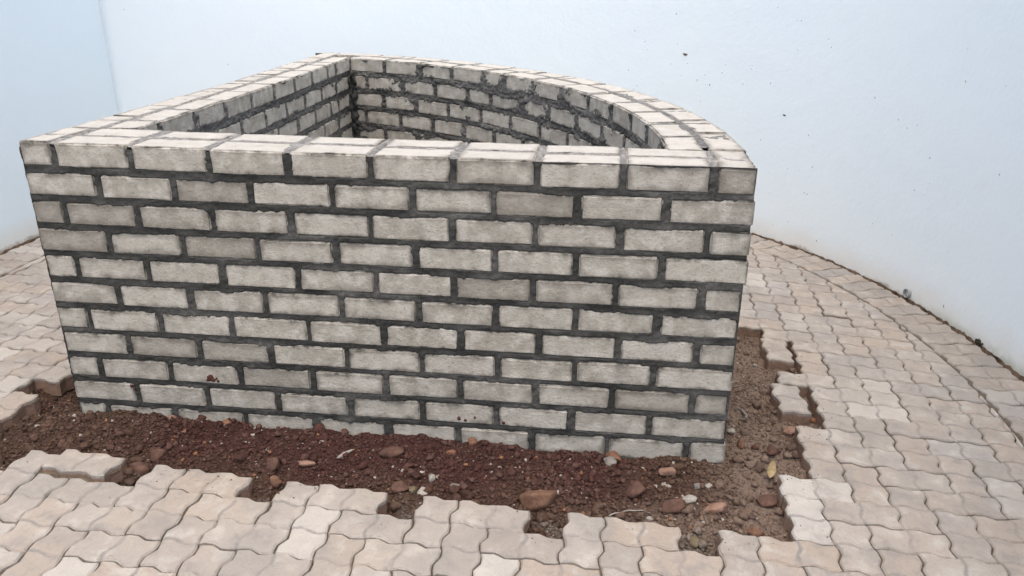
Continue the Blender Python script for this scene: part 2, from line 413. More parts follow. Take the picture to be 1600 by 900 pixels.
def wall_dist(x, y):
    d = np.hypot(ALLP[:, 0]-x, ALLP[:, 1]-y); i = int(d.argmin()); i0, i1 = max(0, i-1), min(len(ALLP)-1, i+1)
    best = None
    for a, b in ((i0, i), (i, i1)):
        if a == b: continue
        A, B = ALLP[a], ALLP[b]; t = np.clip(((x-A[0])*(B-A)[0]+(y-A[1])*(B-A)[1])/((B-A)@(B-A)), 0, 1); q = A+t*(B-A)
        tn = (B-A)/np.linalg.norm(B-A); nn = np.array((tn[1], -tn[0])); s = (np.array((x, y))-q)@nn; dd = math.hypot(x-q[0], y-q[1])
        if best is None or dd < best[0]: best = (dd, dd if s > 0 else -dd, q, nn)
    return best[1], best[2], best[3]
Rinv = camo.matrix_world.inverted()
def to_px(P):
    v = Rinv @ Vector(P)
    if v.z >= -.05: return None
    return (800+1242.475*v.x/-v.z, 450-1242.475*v.y/-v.z, -v.z)
def seen(x, y, z):
    q = to_px((x, y, z))
    if q is None or not (-60 < q[0] < 1660 and -60 < q[1] < 960): return False
    if y > 0:                                            # hidden behind the front wall or inside the enclosure?
        t = (0-CAM.y)/(y-CAM.y); xx = CAM.x+t*(x-CAM.x); zz = CAM.z+t*(z-CAM.z)
        if 0.03 < xx < WW-.03 and zz < .9: return False
        for k in range(1, 20):
            s = k/20; X_, Y_, Z_ = CAM.x+s*(x-CAM.x), CAM.y+s*(y-CAM.y), CAM.z+s*(z-CAM.z)
            if Z_ < .9 and bool(inside_encl(X_, Y_, .03)): return False
    return True
pave = [p for p in paver_list()]
fields = []; present_cells = set()
for p in pave:
    x, y = paver_centre(p)
    if y < -2.3: continue
    if in_trench(p) and x < 2.6: continue
    if bool(inside_encl(x, y, .06)): continue
    d, q_, nn = wall_dist(x, y)
    if d < BW-.128 or x > 3.4: continue
    fields.append((p, x, y, d, q_, nn))
    if p not in (('V', 10, 13), ('V', 10, 9)): present_cells.update(cells(p))
# jointing sand between the pavers, one sheet following the cells
V, F = [], []; vid = {}
def nid(pt):
    k = (round(pt[0], 4), round(pt[1], 4))
    if k not in vid:
        x, y = lat2w(*pt); vid[k] = len(V); V.append((x, y, plane_z(x, y)-.0105))
    return vid[k]
for c, r in sorted(present_cells): F.append([nid(pt) for pt in cell_outline(c, r)])
pavement = obj('pavement', mesh_np('pavement', V, F), M_JOINT, kind='structure')

indiv, rest = [], []
for p, x, y, d, q_, nn in fields:
    k, c, r = p
    ang = LA if k == 'H' else LA+math.pi/2
    if random.random() < .5: ang += math.pi
    mw = basis(x, y, ang+random.gauss(0, .006), random.gauss(0, .0017), (random.gauss(0, .010), random.gauss(0, .008)))
    v = random.randrange(NPV); cut = None
    if d < BW+.125: cut = (Vector((*(q_+nn*BW), 0)), Vector((*nn, 0)))
    (indiv if seen(x, y, plane_z(x, y)) else rest).append((p, mw, v, cut, (Vector((x, y, 0))-CAM).length))
# border course along the walls: whole pavers laid square to the wall
bpath = np.vstack([LEFT[:-3], CURVE[3:]])
bc = np.r_[0, np.cumsum(np.hypot(*np.diff(bpath, axis=0).T))]
off_pts = []
s = .05
while s < bc[-1]-.05:
    x, y = np.interp(s, bc, bpath[:, 0]), np.interp(s, bc, bpath[:, 1])
    x2, y2 = np.interp(s+.03, bc, bpath[:, 0]), np.interp(s+.03, bc, bpath[:, 1]); x1, y1 = np.interp(s-.03, bc, bpath[:, 0]), np.interp(s-.03, bc, bpath[:, 1])
    tn = np.array((x2-x1, y2-y1)); tn /= np.linalg.norm(tn); nn = np.array((tn[1], -tn[0]))
    cx, cy = x+nn[0]*.1135, y+nn[1]*.1135
    corner = math.hypot(x+1.28, y-2.5) < .16
    if cy > -2.3 and not corner:
        mw = basis(cx, cy, math.atan2(nn[1], nn[0])+random.gauss(0, .006), random.gauss(.0, .0012), (random.gauss(0, .006), random.gauss(0, .005)))
        (indiv if seen(cx, cy, plane_z(cx, cy)) else rest).append((('B', 0, 0), mw, random.randrange(NPV), None, (Vector((cx, cy, 0))-CAM).length))
    s += .1012*(3.2326/3.11 if s > 5.6 else 1.0)
indiv.sort(key=lambda t: t[4])
rest += indiv[292:]; indiv = indiv[:292]
def cut_mesh(V, F, mw, cut):
    bm = bmesh.new(); vs = [bm.verts.new(v) for v in V]
    for f in F: bm.faces.new([vs[i] for i in f])
    bmesh.ops.triangulate(bm, faces=bm.faces[:])
    inv = mw.inverted(); co = inv @ Vector((cut[0].x, cut[0].y, plane_z(cut[0].x, cut[0].y))); no = inv.to_3x3() @ cut[1]
    res = bmesh.ops.bisect_plane(bm, geom=bm.verts[:]+bm.edges[:]+bm.faces[:], plane_co=co, plane_no=no, clear_inner=True)
    ed = [e for e in bm.edges if e.is_boundary]
    if ed: bmesh.ops.holes_fill(bm, edges=ed)
    if len(bm.faces) < 4: bm.free(); return None
    me = bpy.data.meshes.new('paver'); bm.to_mesh(me); bm.free()
    return me
for p, mw, v, cut, _ in indiv:
    me = PMESH[v]
    if cut is not None:
        me = cut_mesh(*PGEO[v], mw, cut)
        if me is None: continue
        co = np.empty(len(me.vertices)*3); me.vertices.foreach_get('co', co); vattr(me, 'lp', co); fattr(me, 'rnd', np.zeros(len(me.vertices))); me.materials.append(M_PAVER)
    if p in LOOSE:
        dx, dy, rot, up = LOOSE[p]
        mw = Matrix.Translation((U*(cA*dx-sA*dy), U*(sA*dx+cA*dy), up)) @ mw @ Matrix.Rotation(R_(rot), 4, 'Z') @ Matrix.Rotation(R_(1.2 if up else .8), 4, 'X')
        lab = {('V', 10, 13): 'loose zigzag paver pushed into the trench, far one right of the brick enclosure', ('V', 10, 9): 'loose zigzag paver with a wide gap beside it, nearer one right of the enclosure',
               ('H', -12, 0): 'lifted zigzag paver tilting over a dark gap at the front left trench edge'}[p]
        obj('loose_paver', me, None, None, mw, label=lab, category='paver', group='pavers worked loose along the trench')
    elif p in (('H', 9, 3), ('V', 9, 2)):
        me = me.copy(); me.materials.clear(); me.materials.append(M_PALE); obj('paver', me, None, pavement, mw, label='pale cement dusted paver at the trench corner')
    else: obj('paver', me, None, pavement, mw)

AV, AF, AR, AL = [], [], [], []; off = 0
for p, mw, v, cut, _ in rest:
    if cut is not None:
        me = cut_mesh(*PGEO[v], mw, cut)
        if me is None: continue
        Vv = np.array([tuple(q.co) for q in me.vertices]); Fv = [tuple(f.vertices) for f in me.polygons]; bpy.data.meshes.remove(me)
    else: Vv, Fv = PGEO[v]
    Wv = Vv @ np.array(mw.to_3x3()).T + np.array(mw.translation)
    AV.append(Wv); AL.append(Vv); AR.append(np.full(len(Vv), random.random())); AF += [tuple(i+off for i in f) for f in Fv]; off += len(Vv)
me = mesh_np('paver', np.vstack(AV), AF); vattr(me, 'lp', np.vstack(AL)); fattr(me, 'rnd', np.concatenate(AR)); me.materials.append(M_PAVER)
obj('paver', me, None, pavement, kind='stuff')

# ------------------------------------------------------------------ earth in the trench
GX = np.arange(-.95, 2.75, .0065); GY = np.arange(-.66, 1.5, .0065)
XX, YY = np.meshgrid(GX, GY)
def soil_depth(x, y):
    d = .046+0*x
    fr = (y < .02) & (x > -.1) & (x < 2.16)
    near = sstep(-.27, -.01, y)
    d = np.where(fr, .052-.030*near*sstep(-.2, .12, x), d)
    d = np.where(x > 2.1, .052-.006*sstep(0, .5, y), d)
    d = np.where((x < 0) & (y > .02), .062+.025*np.exp(-(((x+.09)/.08)**2+((y-.25)/.12)**2)), d)
    heap = .016*np.exp(-(((x-.75)/.45)**2+((y+.09)/.08)**2)) + .012*np.exp(-(((x-1.55)/.3)**2+((y+.13)/.07)**2)) + .014*np.exp(-(((x-2.0)/.16)**2+((y+.05)/.06)**2))
    d = d-heap - .012*np.exp(-(((x-2.2)/.07)**2+((y-.02)/.12)**2))
    return np.maximum(d, .012)
CI, RIr = w2lat(XX, YY)
ci, ri = np.floor(CI).astype(int), np.floor(RIr).astype(int)
pc = np.zeros((64, 80), bool)
for c, r in present_cells:
    if -32 <= c < 32 and -30 <= r < 50: pc[c+32, r+30] = True
def covered(ci, ri): return pc[np.clip(ci+32, 0, 63), np.clip(ri+30, 0, 79)]
dep = soil_depth(XX, YY)
rough = .013*fbm(XX*11, YY*11, 0, 3, 3)+.0045*fbm(XX*45, YY*45, 0, 3, 9)+.0022*fbm(XX*160, YY*160, 0, 2, 21)
dep = np.where(covered(ci, ri), np.maximum(dep, .064), dep)
ZZ = plane_z(XX, YY)-dep+np.where(covered(ci, ri), 0, rough)
V = np.stack([XX, YY, ZZ], -1).reshape(-1, 3)
sm_ = mesh_np('trench_earth', V, grid_faces(len(GX), len(GY)), True); fattr(sm_, 'rnd', np.zeros(len(V)))
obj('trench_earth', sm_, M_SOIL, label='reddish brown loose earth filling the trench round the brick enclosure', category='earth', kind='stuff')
def soil_z(x, y):
    i = int(np.clip(round((x-GX[0])/.0065), 0, len(GX)-1)); j = int(np.clip(round((y-GY[0])/.0065), 0, len(GY)-1)); return ZZ[j, i]
# flat bed below everything else
bx = [(-1.6, -3.0), (3.7, -3.0), (3.7, 3.7), (-1.6, 3.7)]
obj('bedding_sand', mesh_np('bedding_sand', [(x, y, plane_z(x, y)-.092) for x, y in bx], [(0, 1, 2, 3)]), M_JOINT, kind='structure')

# crumbs and clods
def ico(sub):
    bm = bmesh.new(); bmesh.ops.create_icosphere(bm, subdivisions=sub, radius=1); V = np.array([tuple(v.co) for v in bm.verts]); F = [[v.index for v in f.verts] for f in bm.faces]; bm.free(); return V, np.array(F)
I1, I2, I3 = ico(1), ico(2), ico(3)
def lump(geo, size, sq=(1, 1, .75), amp=.28, seed=0, fr=1.1, facet=0.0):
    V, F = geo; s = seed*7.13
    n = fbm(V[:, 0]*fr+s, V[:, 1]*fr+s*1.7, V[:, 2]*fr-s, 3, seed % 97)
    W = V*(1+amp*n)[:, None]
    if facet:
        r = np.random.default_rng(seed)
        for _ in range(7):
            d = r.normal(size=3); d /= np.linalg.norm(d); h = W@d; lim = r.uniform(.5, .8)
            W = W-np.outer(np.maximum(h-lim, 0)*facet, d)
    return W*np.array(sq)*size
CV, CF, CR = [], [], []; off = 0; count = 0; LUMPS = {}
def add_clod(x, y, z, size, geo, seed):
    global off
    key = (len(geo[0]), seed % 48)
    if key not in LUMPS: LUMPS[key] = lump(geo, 1.0, (1, 1, 1), .55, seed % 48, 1.7, .7)
    W = LUMPS[key]*np.array((random.uniform(.75, 1.3), random.uniform(.75, 1.3), random.uniform(.6, 1.0)))*size
    a = random.uniform(0, 6.28); ca, sa = math.cos(a), math.sin(a)
    W = W @ np.array([[ca, sa, 0], [-sa, ca, 0], [0, 0, 1]])+np.array((x, y, z))
    CV.append(W); CF.append(geo[1]+off); CR.append(np.full(len(W), random.random())); off += len(W)
tries = 0
while count < 36000 and tries < 300000:
    tries += 1
    x, y = random.uniform(-.9, 2.6), random.uniform(-.45, 1.2)
    if bool(inside_encl(x, y, -.004)): continue
    c, r = w2lat(x, y)
    if covered(np.array(math.floor(c)), np.array(math.floor(r))): continue
    if x < -.45 and not (-.45 < y < -.02): continue
    fine = .7 if x > 2.12 else (1.25 if (1.5 < x and y < 0) else 1.0)
    dens = .5+.5*float(vnoise(x*5, y*5, 0, 5))
    if random.random() > .35+.65*dens: continue
    q = random.random()
    size = fine*(.0017+.0026*random.random()) if q < .86 else fine*(.0042+.0034*random.random()) if q < .988 else (.0072+.0105*random.random()**2)
    add_clod(x, y, soil_z(x, y)+size*.45, size, I1 if size < .0062 else I2, count); count += 1
for _ in range(9000):                                   # crumbs spilled on to the paving beside the trench
    x, y = random.uniform(-.5, 2.6), random.uniform(-.5, 1.0)
    if bool(inside_encl(x, y, -.01)): continue
    c, r = w2lat(x, y)
    if not covered(np.array(math.floor(c)), np.array(math.floor(r))): continue
    e = random.choice((.25, .5, .9)); near = [bool(covered(np.array(math.floor(c+a)), np.array(math.floor(r+b)))) for a, b in ((e, 0), (-e, 0), (0, e), (0, -e))]
    if all(near) or random.random() < .35: continue
    size = .0009+.0018*random.random()**2; add_clod(x, y, plane_z(x, y)+size*.4, size, I1, count); count += 1
cm = mesh_np('earth_crumbs', np.vstack(CV), np.vstack(CF), False); fattr(cm, 'rnd', np.concatenate(CR))
obj('earth_crumbs', cm, M_CLOD, label='brown and red earth crumbs and clods scattered over the trench floor', category='earth', kind='stuff')

# ------------------------------------------------------------------ the brick enclosure
encl = bpy.data.objects.new('brick_enclosure', None); COL.objects.link(encl); encl.location = (1.05, 1.2, 0)
encl['label'] = 'waist high grey cement brick enclosure with a curved back and dark fresh mortar'; encl['category'] = 'brick enclosure'
EI = Matrix.Translation((-1.05, -1.2, 0))
TOP = .90; PZ = .0851; BH = .0700
def dz_front(x, k):      # hand-laid courses: slightly out of level
    return .016944-.010908*x-.002458*k+.000952*x*k+.000084*k*k+.00036*x*x
def box_brick(L, Dp, H, seed, hi=True):
    r = np.random.default_rng(seed); e = .0055
    xs = np.array([0, e, .3*L, .5*L, .7*L, L-e, L]) if (hi and L > .15) else np.array([0, e, .5*L, L-e, L])
    ys = np.array([0, e, Dp-e, Dp]); zs = np.array([0, e, .5*H, H-e, H]) if hi else np.array([0, e, H-e, H])
    xs, ys, zs = xs-L/2, ys-Dp/2, zs-H/2
    nx, ny, nz = len(xs), len(ys), len(zs); idx = {}; V = []
    def vid(i, j, k):
        if (i, j, k) not in idx:
            ex = (i in (0, nx-1))+(j in (0, ny-1))+(k in (0, nz-1))
            p = np.array((xs[i], ys[j], zs[k])); sg = np.array((np.sign(p[0])*(i in (0, nx-1)), np.sign(p[1])*(j in (0, ny-1)), np.sign(p[2])*(k in (0, nz-1))))
            if ex >= 2: p = p-sg*(.0022+.0022*r.random()+(.004*r.random() if ex == 3 else 0)+(.006*r.random() if r.random() < .07 else 0))
            p = p+r.normal(0, .0005, 3); idx[(i, j, k)] = len(V); V.append(p)
        return idx[(i, j, k)]
    F = []
    for i in range(nx-1):
        for k in range(nz-1):
            F.append((vid(i, 0, k), vid(i+1, 0, k), vid(i+1, 0, k+1), vid(i, 0, k+1))); F.append((vid(i, ny-1, k), vid(i, ny-1, k+1), vid(i+1, ny-1, k+1), vid(i+1, ny-1, k)))
        for j in range(ny-1):
            F.append((vid(i, j, nz-1), vid(i+1, j, nz-1), vid(i+1, j+1, nz-1), vid(i, j+1, nz-1))); F.append((vid(i, j, 0), vid(i, j+1, 0), vid(i+1, j+1, 0), vid(i+1, j, 0)))
    for j in range(ny-1):
        for k in range(nz-1):
            F.append((vid(0, j, k), vid(0, j, k+1), vid(0, j+1, k+1), vid(0, j+1, k))); F.append((vid(nx-1, j, k), vid(nx-1, j+1, k), vid(nx-1, j+1, k+1), vid(nx-1, j, k+1)))
    return np.array(V), F
_bm = {}
def brick_mesh(L, Dp, H, clean=0.0):
    key = (round(L/.003), round(Dp/.003), round(H/.003), random.randrange(3), clean)
    if key not in _bm:
        V, F = box_brick(L, Dp, H, len(_bm)+11); me = mesh_np('brick', V, F)
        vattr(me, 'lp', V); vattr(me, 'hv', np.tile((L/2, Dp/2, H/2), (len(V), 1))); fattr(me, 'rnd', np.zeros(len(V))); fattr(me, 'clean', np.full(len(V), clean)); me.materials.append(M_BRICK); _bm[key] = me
    return _bm[key]
HB = [[], [], [], [], []]; hoff = 0
nbr = 0
def brick(cx, cy, cz, L, Dp, H, ang, show=True, clean=0.0):
    """a brick of length L along ang, Dp deep, centre given"""
    global hoff, nbr
    mw = Matrix.Translation((cx, cy, cz)) @ Matrix.Rotation(ang+random.gauss(0, .003), 4, 'Z') @ Matrix.Rotation(random.gauss(0, .003), 4, 'Y') @ Matrix.Rotation(random.gauss(0, .004), 4, 'X')
    if show:
        obj('brick', brick_mesh(L, Dp, H, clean), None, encl, EI @ mw); nbr += 1
    else:
        V, F = box_brick(L, Dp, H, 5, False)
        W = V @ np.array(mw.to_3x3()).T+np.array(mw.translation)
        HB[0].append(W); HB[1] += [tuple(i+hoff for i in f) for f in F]; HB[2].append(V); HB[3].append(np.tile((L/2, Dp/2, H/2), (len(V), 1))); HB[4].append(np.full(len(V), random.random())); hoff += len(V)
# -- joint positions (metres along each face)
FJ = {1: [.104, .340, .575, .809, 1.047, 1.282, 1.513, 1.746, 1.986], 2: [.225, .457, .690, .931, 1.163, 1.393, 1.627, 1.866], 3: [.102, .332, .563, .800, 1.038, 1.273, 1.510, 1.745, 1.984],
      4: [.224, .459, .690, .928, 1.164, 1.396, 1.627, 1.865], 5: [.103, .332, .569, .805, 1.042, 1.276, 1.506, 1.743, 1.983], 6: [.222, .457, .694, .932, 1.167, 1.397, 1.631, 1.866],
      7: [.106, .343, .577, .821, 1.056, 1.292, 1.526, 1.758, 1.986], 8: [.223, .456, .694, .934, 1.169, 1.402, 1.634, 1.866], 9: [.109, .346, .580, .819, 1.053, 1.286, 1.519, 1.749, 1.985],
      10: [.220, .458, .695, .933, 1.165, 1.397, 1.630, 1.865], 11: [.103, .336, .577, .814, 1.052, 1.276, 1.507, 1.742, 1.983]}
LD = .106; RECTS = {'front': [], 'lin': [], 'cin': [], 'lout': [], 'cout': [], 'fin': []}
def spans(joints, a, b, gap, jit=.003):
    E = [a]; out = []
    for j in joints:
        g = gap+random.uniform(-jit, jit); out.append((E[-1], j-g/2)); E.append(j+g/2)
    out.append((E[-1], b)); return out
def course_z(k): return TOP-(k-.5)*PZ
TZ = [0]*12
for k in range(1, 12):
    sp = spans(FJ[k], random.gauss(0, .0022), WW+random.gauss(0, .0022), .0148, .004)
    for i, (a, b) in enumerate(sp):
        xm = (a+b)/2; zc = course_z(k)+dz_front(xm, k)+random.gauss(0, .0008); H = BH+random.gauss(0, .0008)
        if k == 1: H = .0725; zc += .0015
        end = (k % 2 == 1) and i in (0, len(sp)-1)
        fy = random.gauss(0, .0011)
        if end: brick((a+b)/2, .111+fy, zc, .222, b-a, H, math.pi/2)
        else: brick(xm, LD/2+fy, zc, b-a, LD, H, 0)
        RECTS['front'].append((a, b, zc-H/2, zc+H/2))
# front wall, inner leaf
for k in range(1, 12):
    J = [j for j in FJ[k] if .3 < j < 1.9]
    for a, b in spans(J, .120, 1.982, .0165):
        zc = course_z(k)+dz_front((a+b)/2, k); H = .0725 if k == 1 else BH
        brick((a+b)/2, .119+LD/2, zc+(.0015 if k == 1 else 0), b-a, LD, H, 0, k == 1)
        RECTS['fin'].append((a, b, zc-H/2, zc+H/2))
# left wall
def zl(k, y): return course_z(k)+dz_front(0, k)*max(0, 1-y/1.2)
IPZ = .0965                                              # the inner faces have thick beds of mortar
def zin(k): return TOP-.0408-(k-1)*IPZ
LI = {1: [.375, .615, .855, 1.095, 1.335, 1.575, 1.815, 2.055, 2.185], 0: [.26, .495, .735, .975, 1.215, 1.455, 1.695, 1.935, 2.17]}
LY1 = 2.44
for k in range(1, 12):
    y0 = .228 if k % 2 else .113
    J = list(np.arange(y0+.237, 2.5, .2405))
    for a, b in spans(J, y0+.012, YB-.02, .0165):
        if b-a < .05: continue
        H = .0725 if k == 1 else BH; zc = zl(k, (a+b)/2)+(.0015 if k == 1 else 0)
        brick(LD/2-.003*(a+b)/2, (a+b)/2, zc, b-a, LD, H, math.pi/2, k == 1); RECTS['lout'].append((a, b, zc-H/2, zc+H/2))
    kk = k
    J = LI[k % 2]
    if zin(kk) < .1: continue
    for a, b in spans(J, .24, LY1, .0165):
        if b-a < .03: continue
        H = .073; zc = zin(kk)+(dz_front(0, 1)*max(0, 1-(a+b)/2.4) if kk == 1 else 0)
        brick(.122+LD/2+random.gauss(0, .0015), (a+b)/2, zc, b-a, LD, H, math.pi/2, kk <= 4, 1.0); RECTS['lin'].append((a, b, zc-H/2, zc+H/2))
# curved wall
CI_ = {1: [1.005, 1.255, 1.495, 1.745, 1.895, 2.140, 2.385, 2.640, 2.87, 3.09, 3.305, 3.52, 3.72], 2: [.874, 1.125, 1.370, 1.615, 1.795, 2.040, 2.285, 2.535, 2.785, 3.03, 3.27, 3.50],
       3: [.985, 1.229, 1.466, 1.715, 1.960, 2.205, 2.455, 2.70, 2.94, 3.18, 3.42, 3.65], 0: [.855, 1.100, 1.345, 1.582, 1.822, 2.063, 2.30, 2.54, 2.78, 3.02, 3.26, 3.5]}
def pol(r, s_, rr): th = s_/rr; return CC[0]+r*math.sin(th), CC[1]+r*math.cos(th), -th
S0 = RI*math.asin((.228-CC[0])/RI); S1 = RI*(math.pi/2-math.asin((.236-CC[1])/RI))
for k in range(1, 12):
    if zin(k) < .1: continue
    J = CI_[k if k <= 3 else (0 if k % 2 == 0 else 3)]
    for a, b in spans(J, S0+.006, S1, .0175):
        if b-a < .03: continue
        x, y, an = pol(RI+LD/2+random.gauss(0, .002), (a+b)/2, RI); H = .073
        brick(x, y, zin(k)+random.gauss(0, .0012), b-a, LD, H, an, k <= 4, 1.0); RECTS['cin'].append((a, b, zin(k)-H/2, zin(k)+H/2))
CO = [.93, 1.165, 1.41, 1.66, 1.91, 2.155, 2.40, 2.64, 2.87, 3.10, 3.33, 3.56, 3.79, 4.02]
SO0 = RO*math.asin((LD+.014-CC[0])/RO); SOY = lambda y: RO*math.acos((y-CC[1])/RO); SO1 = SOY(.006)
for k in range(1, 12):
    J = [j+(.118 if k % 2 == 0 else 0) for j in CO]; send = SOY(.234 if k % 2 else .119); J = [j for j in J if j < send-.06]
    RECTS['cout'].append((SOY(.222 if k % 2 else .106), SO1+.01, course_z(k)+dz_front(WW, k)-BH/2, course_z(k)+dz_front(WW, k)+BH/2))
    for a, b in spans(J, SO0, send, .0175):
        yy = CC[1]+RO*math.cos((a+b)/2/RO)
        if b-a < .04: continue
        x, y, an = pol(RO-LD/2, (a+b)/2, RO); H = .0725 if k == 1 else BH
        wgt = sstep(.9, 0, y)
        zc = course_z(k)+dz_front(WW, k)*float(wgt)+(.0015 if k == 1 else 0)
        brick(x, y, zc, b-a, LD, H, an, k == 1); RECTS['cout'].append((a, b, zc-H/2, zc+H/2))
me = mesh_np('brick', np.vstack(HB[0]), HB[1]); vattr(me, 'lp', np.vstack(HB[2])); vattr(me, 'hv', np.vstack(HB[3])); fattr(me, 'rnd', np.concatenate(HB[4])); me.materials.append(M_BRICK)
obj('brick', me, None, encl, EI, kind='stuff')
# -- mortar: a core plus rough sheets pressed out between the bricks on every face
MV, MF, MD = [], [], []; moff = 0
def add_m(V, F, dry):
    global moff
    V = np.asarray(V); MV.append(V); MF.extend([tuple(int(i)+moff for i in f) for f in F]); MD.append(np.broadcast_to(dry, (len(V),)).astype(float)); moff += len(V)
def rect_dist(s, z, rects):
    """signed distance to the nearest brick face: negative inside a brick"""
    D = np.full(s.shape, 9.0)
    for a, b, z0, z1 in rects:
        sel = (s > a-.04) & (s < b+.04) & (z > z0-.04) & (z < z1+.04)
        if not sel.any(): continue
        rc = .011; dx = np.maximum(a-s[sel], s[sel]-b)+rc; dz = np.maximum(z0-z[sel], z[sel]-z1)+rc
        d = np.where((dx > 0) & (dz > 0), np.hypot(np.maximum(dx, 0), np.maximum(dz, 0)), np.maximum(dx, dz))-rc; D[sel] = np.minimum(D[sel], d)
    return D
def sheet(key, s0, s1, z0, z1, res, fn, flush, amp, squeeze, seed, dry, bias=-.1):
    """fn(s, z, h) -> world position, h = distance proud of the brick face"""
    s = np.linspace(s0, s1, max(3, int((s1-s0)/res))); z = np.linspace(z0, z1, max(3, int((z1-z0)/res))); SS, Z2 = np.meshgrid(s, z)
    D = rect_dist(SS, Z2, RECTS[key])
    lo = fbm(SS*16, Z2*26, 0, 3, seed); hi = fbm(SS*85, Z2*110, 0, 3, seed+5)
    reach = squeeze*(bias+np.clip(fbm(SS*7, Z2*12, 0, 2, seed+9)*1.1+.3*lo+.16*hi, -1, 1.5))            # how far the mortar creeps over the brick edge
    h = flush+amp*(.6*lo+.55*hi)-.02*sstep(0, .006, -D-np.maximum(reach, 0)) + .0022*sstep(.004, -.004, D+np.maximum(reach, 0)*.2)*(reach > 0)
    P = fn(SS.ravel(), Z2.ravel(), h.ravel())
    add_m(np.stack(P, 1), grid_faces(len(s), len(z)), dry(SS.ravel(), Z2.ravel()) if callable(dry) else dry)
zlo = -.09
sheet('front', .002, WW-.002, zlo, TOP-.006, .0042, lambda s, z, h: (s, -h, z), -.0022, .0030, .0068, 31, lambda s, z: np.clip(.08+.30*vnoise(s*5, z*9, 0, 8)+.25*vnoise(s*23, z*31, 0, 12)+.5*sstep(2.0, 2.09, s)*sstep(.7, .86, z), 0, 1)*.6)
sheet('lin', .226, 2.47, .33, TOP-.012, .0055, lambda s, z, h: (.228+h, s, z), -.003, .0055, .015, 47, lambda s, z: .42+.25*vnoise(s*4, z*9, 0, 18)-.3*sstep(1.95, 2.3, s), .1)
sheet('cin', S0-.01, S1, .33, TOP-.012, .0055, lambda s, z, h: (CC[0]+(RI-h)*np.sin(s/RI), CC[1]+(RI-h)*np.cos(s/RI), z), -.002, .0075, .024, 59, lambda s, z: .34+.25*vnoise(s*5, z*11, 0, 28)-.25*sstep(1.3, .8, s)*sstep(.75, .6, z), .15)
sheet('lout', .0, YB-.02, zlo, TOP-.012, .012, lambda s, z, h: (-.003*s-h, s, z), -.004, .003, .003, 61, .2)
sheet('cout', SO0-.2, SO1, zlo, TOP-.012, .012, lambda s, z, h: (CC[0]+(RO+h)*np.sin(s/RO), CC[1]+(RO+h)*np.cos(s/RO), z), -.004, .003, .003, 67, .2)
sheet('fin', .23, 1.9, .3, TOP-.012, .012, lambda s, z, h: (s, .225+h, z), -.004, .003, .003, 71, .2)
# tops
def top_sheet(fn, s0, s1, t0, t1, seed, mids, res=.0055, dry=.85):
    s = np.linspace(s0, s1, int((s1-s0)/res)); t = np.linspace(t0, t1, max(4, int((t1-t0)/res))); SS, TT = np.meshgrid(s, t)
    J = mids
    dj = np.min(np.abs(SS[..., None]-np.array(J)), -1) if len(J) else np.full(SS.shape, 9.)
    dm = np.abs(TT-.1125)
    d = np.minimum(dj-.006, dm-(.003 if dry > .6 else .012))
    lo = fbm(SS*11, TT*14, 0, 3, seed); hi = fbm(SS*70, TT*70, 0, 3, seed+3)
    reach = .022*(.0+lo)
    h = -.0004+.0016*hi-.012*sstep(0, .005, d-np.maximum(reach, 0))
    edge = np.minimum(TT-t0, t1-TT); h = h-.006*sstep(.012, 0, edge)
    P = fn(SS.ravel(), TT.ravel(), h.ravel()); add_m(np.stack(P, 1), grid_faces(len(s), len(t)), np.clip(dry+.35*hi.ravel(), 0, 1))
ztop = TOP-.0042
top_sheet(lambda s, t, h: (s, t, ztop+dz_front(s, 1)+h+.0), .004, WW-.004, .004, .221, 81, FJ[1])
def tl(s, t, h): return (t-.003*s, s, ztop+dz_front(0, 1)*np.clip(1-s/1.2, 0, 1)+h)
top_sheet(tl, .226, 2.58, .004, .224, 83, sorted(LI[1]+[]), .0055)
top_sheet(lambda s, t, h: (CC[0]+(RI+t)*np.sin(s/RI), CC[1]+(RI+t)*np.cos(s/RI), ztop+dz_front(WW, 1)*sstep(.9, 0, CC[1]+(RI+t)*np.cos(s/RI))+h), S0-.06, S1-.01, .004, .222, 85, CI_[1], .0055, .5)
# core
def prism(poly, z0, z1):
    n = len(poly); V = [(x, y, z0) for x, y in poly]+[(x, y, z1) for x, y in poly]
    return V, [(i, (i+1) % n, n+(i+1) % n, n+i) for i in range(n)]+[tuple(range(n))[::-1], tuple(range(n, 2*n))]
ins = .024
add_m(*prism([(ins, ins), (WW-ins, ins), (WW-ins, .225-ins), (ins, .225-ins)], -.1, TOP-.03), .1)
add_m(*prism([(ins, .2), (.225-ins, .2), (.225-ins, 2.44), (ins, 2.62)], -.1, TOP-.031), .1)
arcp = np.linspace(S0/RI-.05, math.pi/2, 40)
V, F = [], []
for th in arcp:
    for rr, zz in ((RI+ins, -.1), (RO-ins, -.1), (RO-ins, TOP-.032), (RI+ins, TOP-.032)): V.append((CC[0]+rr*math.sin(th), CC[1]+rr*math.cos(th), zz))
for i in range(len(arcp)-1):
    for j in range(4): F.append((4*i+j, 4*i+(j+1) % 4, 4*i+4+(j+1) % 4, 4*i+4+j))
F += [(0, 1, 2, 3), tuple(len(V)-4+j for j in (3, 2, 1, 0))]
add_m(V, F, .1)
# thick mortar run down the inside corner
def corner_blob():
    n, mz = 14, 60; V = []
    for j in range(mz):
        z = .34+(TOP-.075-.34)*j/(mz-1)
        for i in range(n):
            a = i/(n-1)*math.pi*.5; rr = .034+.016*float(fbm(i*.45, z*22, 0, 3, 91))+.010*float(fbm(i*.9, z*60, 0, 2, 93))
            V.append((.222+rr*math.cos(a)*1.25, 2.436-rr*math.sin(a)*1.3, z))
    return V, grid_faces(n, mz)
add_m(*corner_blob(), .04)
mm = mesh_np('mortar', np.vstack(MV), MF, True); fattr(mm, 'dry', np.clip(np.concatenate(MD), 0, 1)); mm.materials.append(M_MORTAR)
obj('mortar', mm, None, encl, EI)

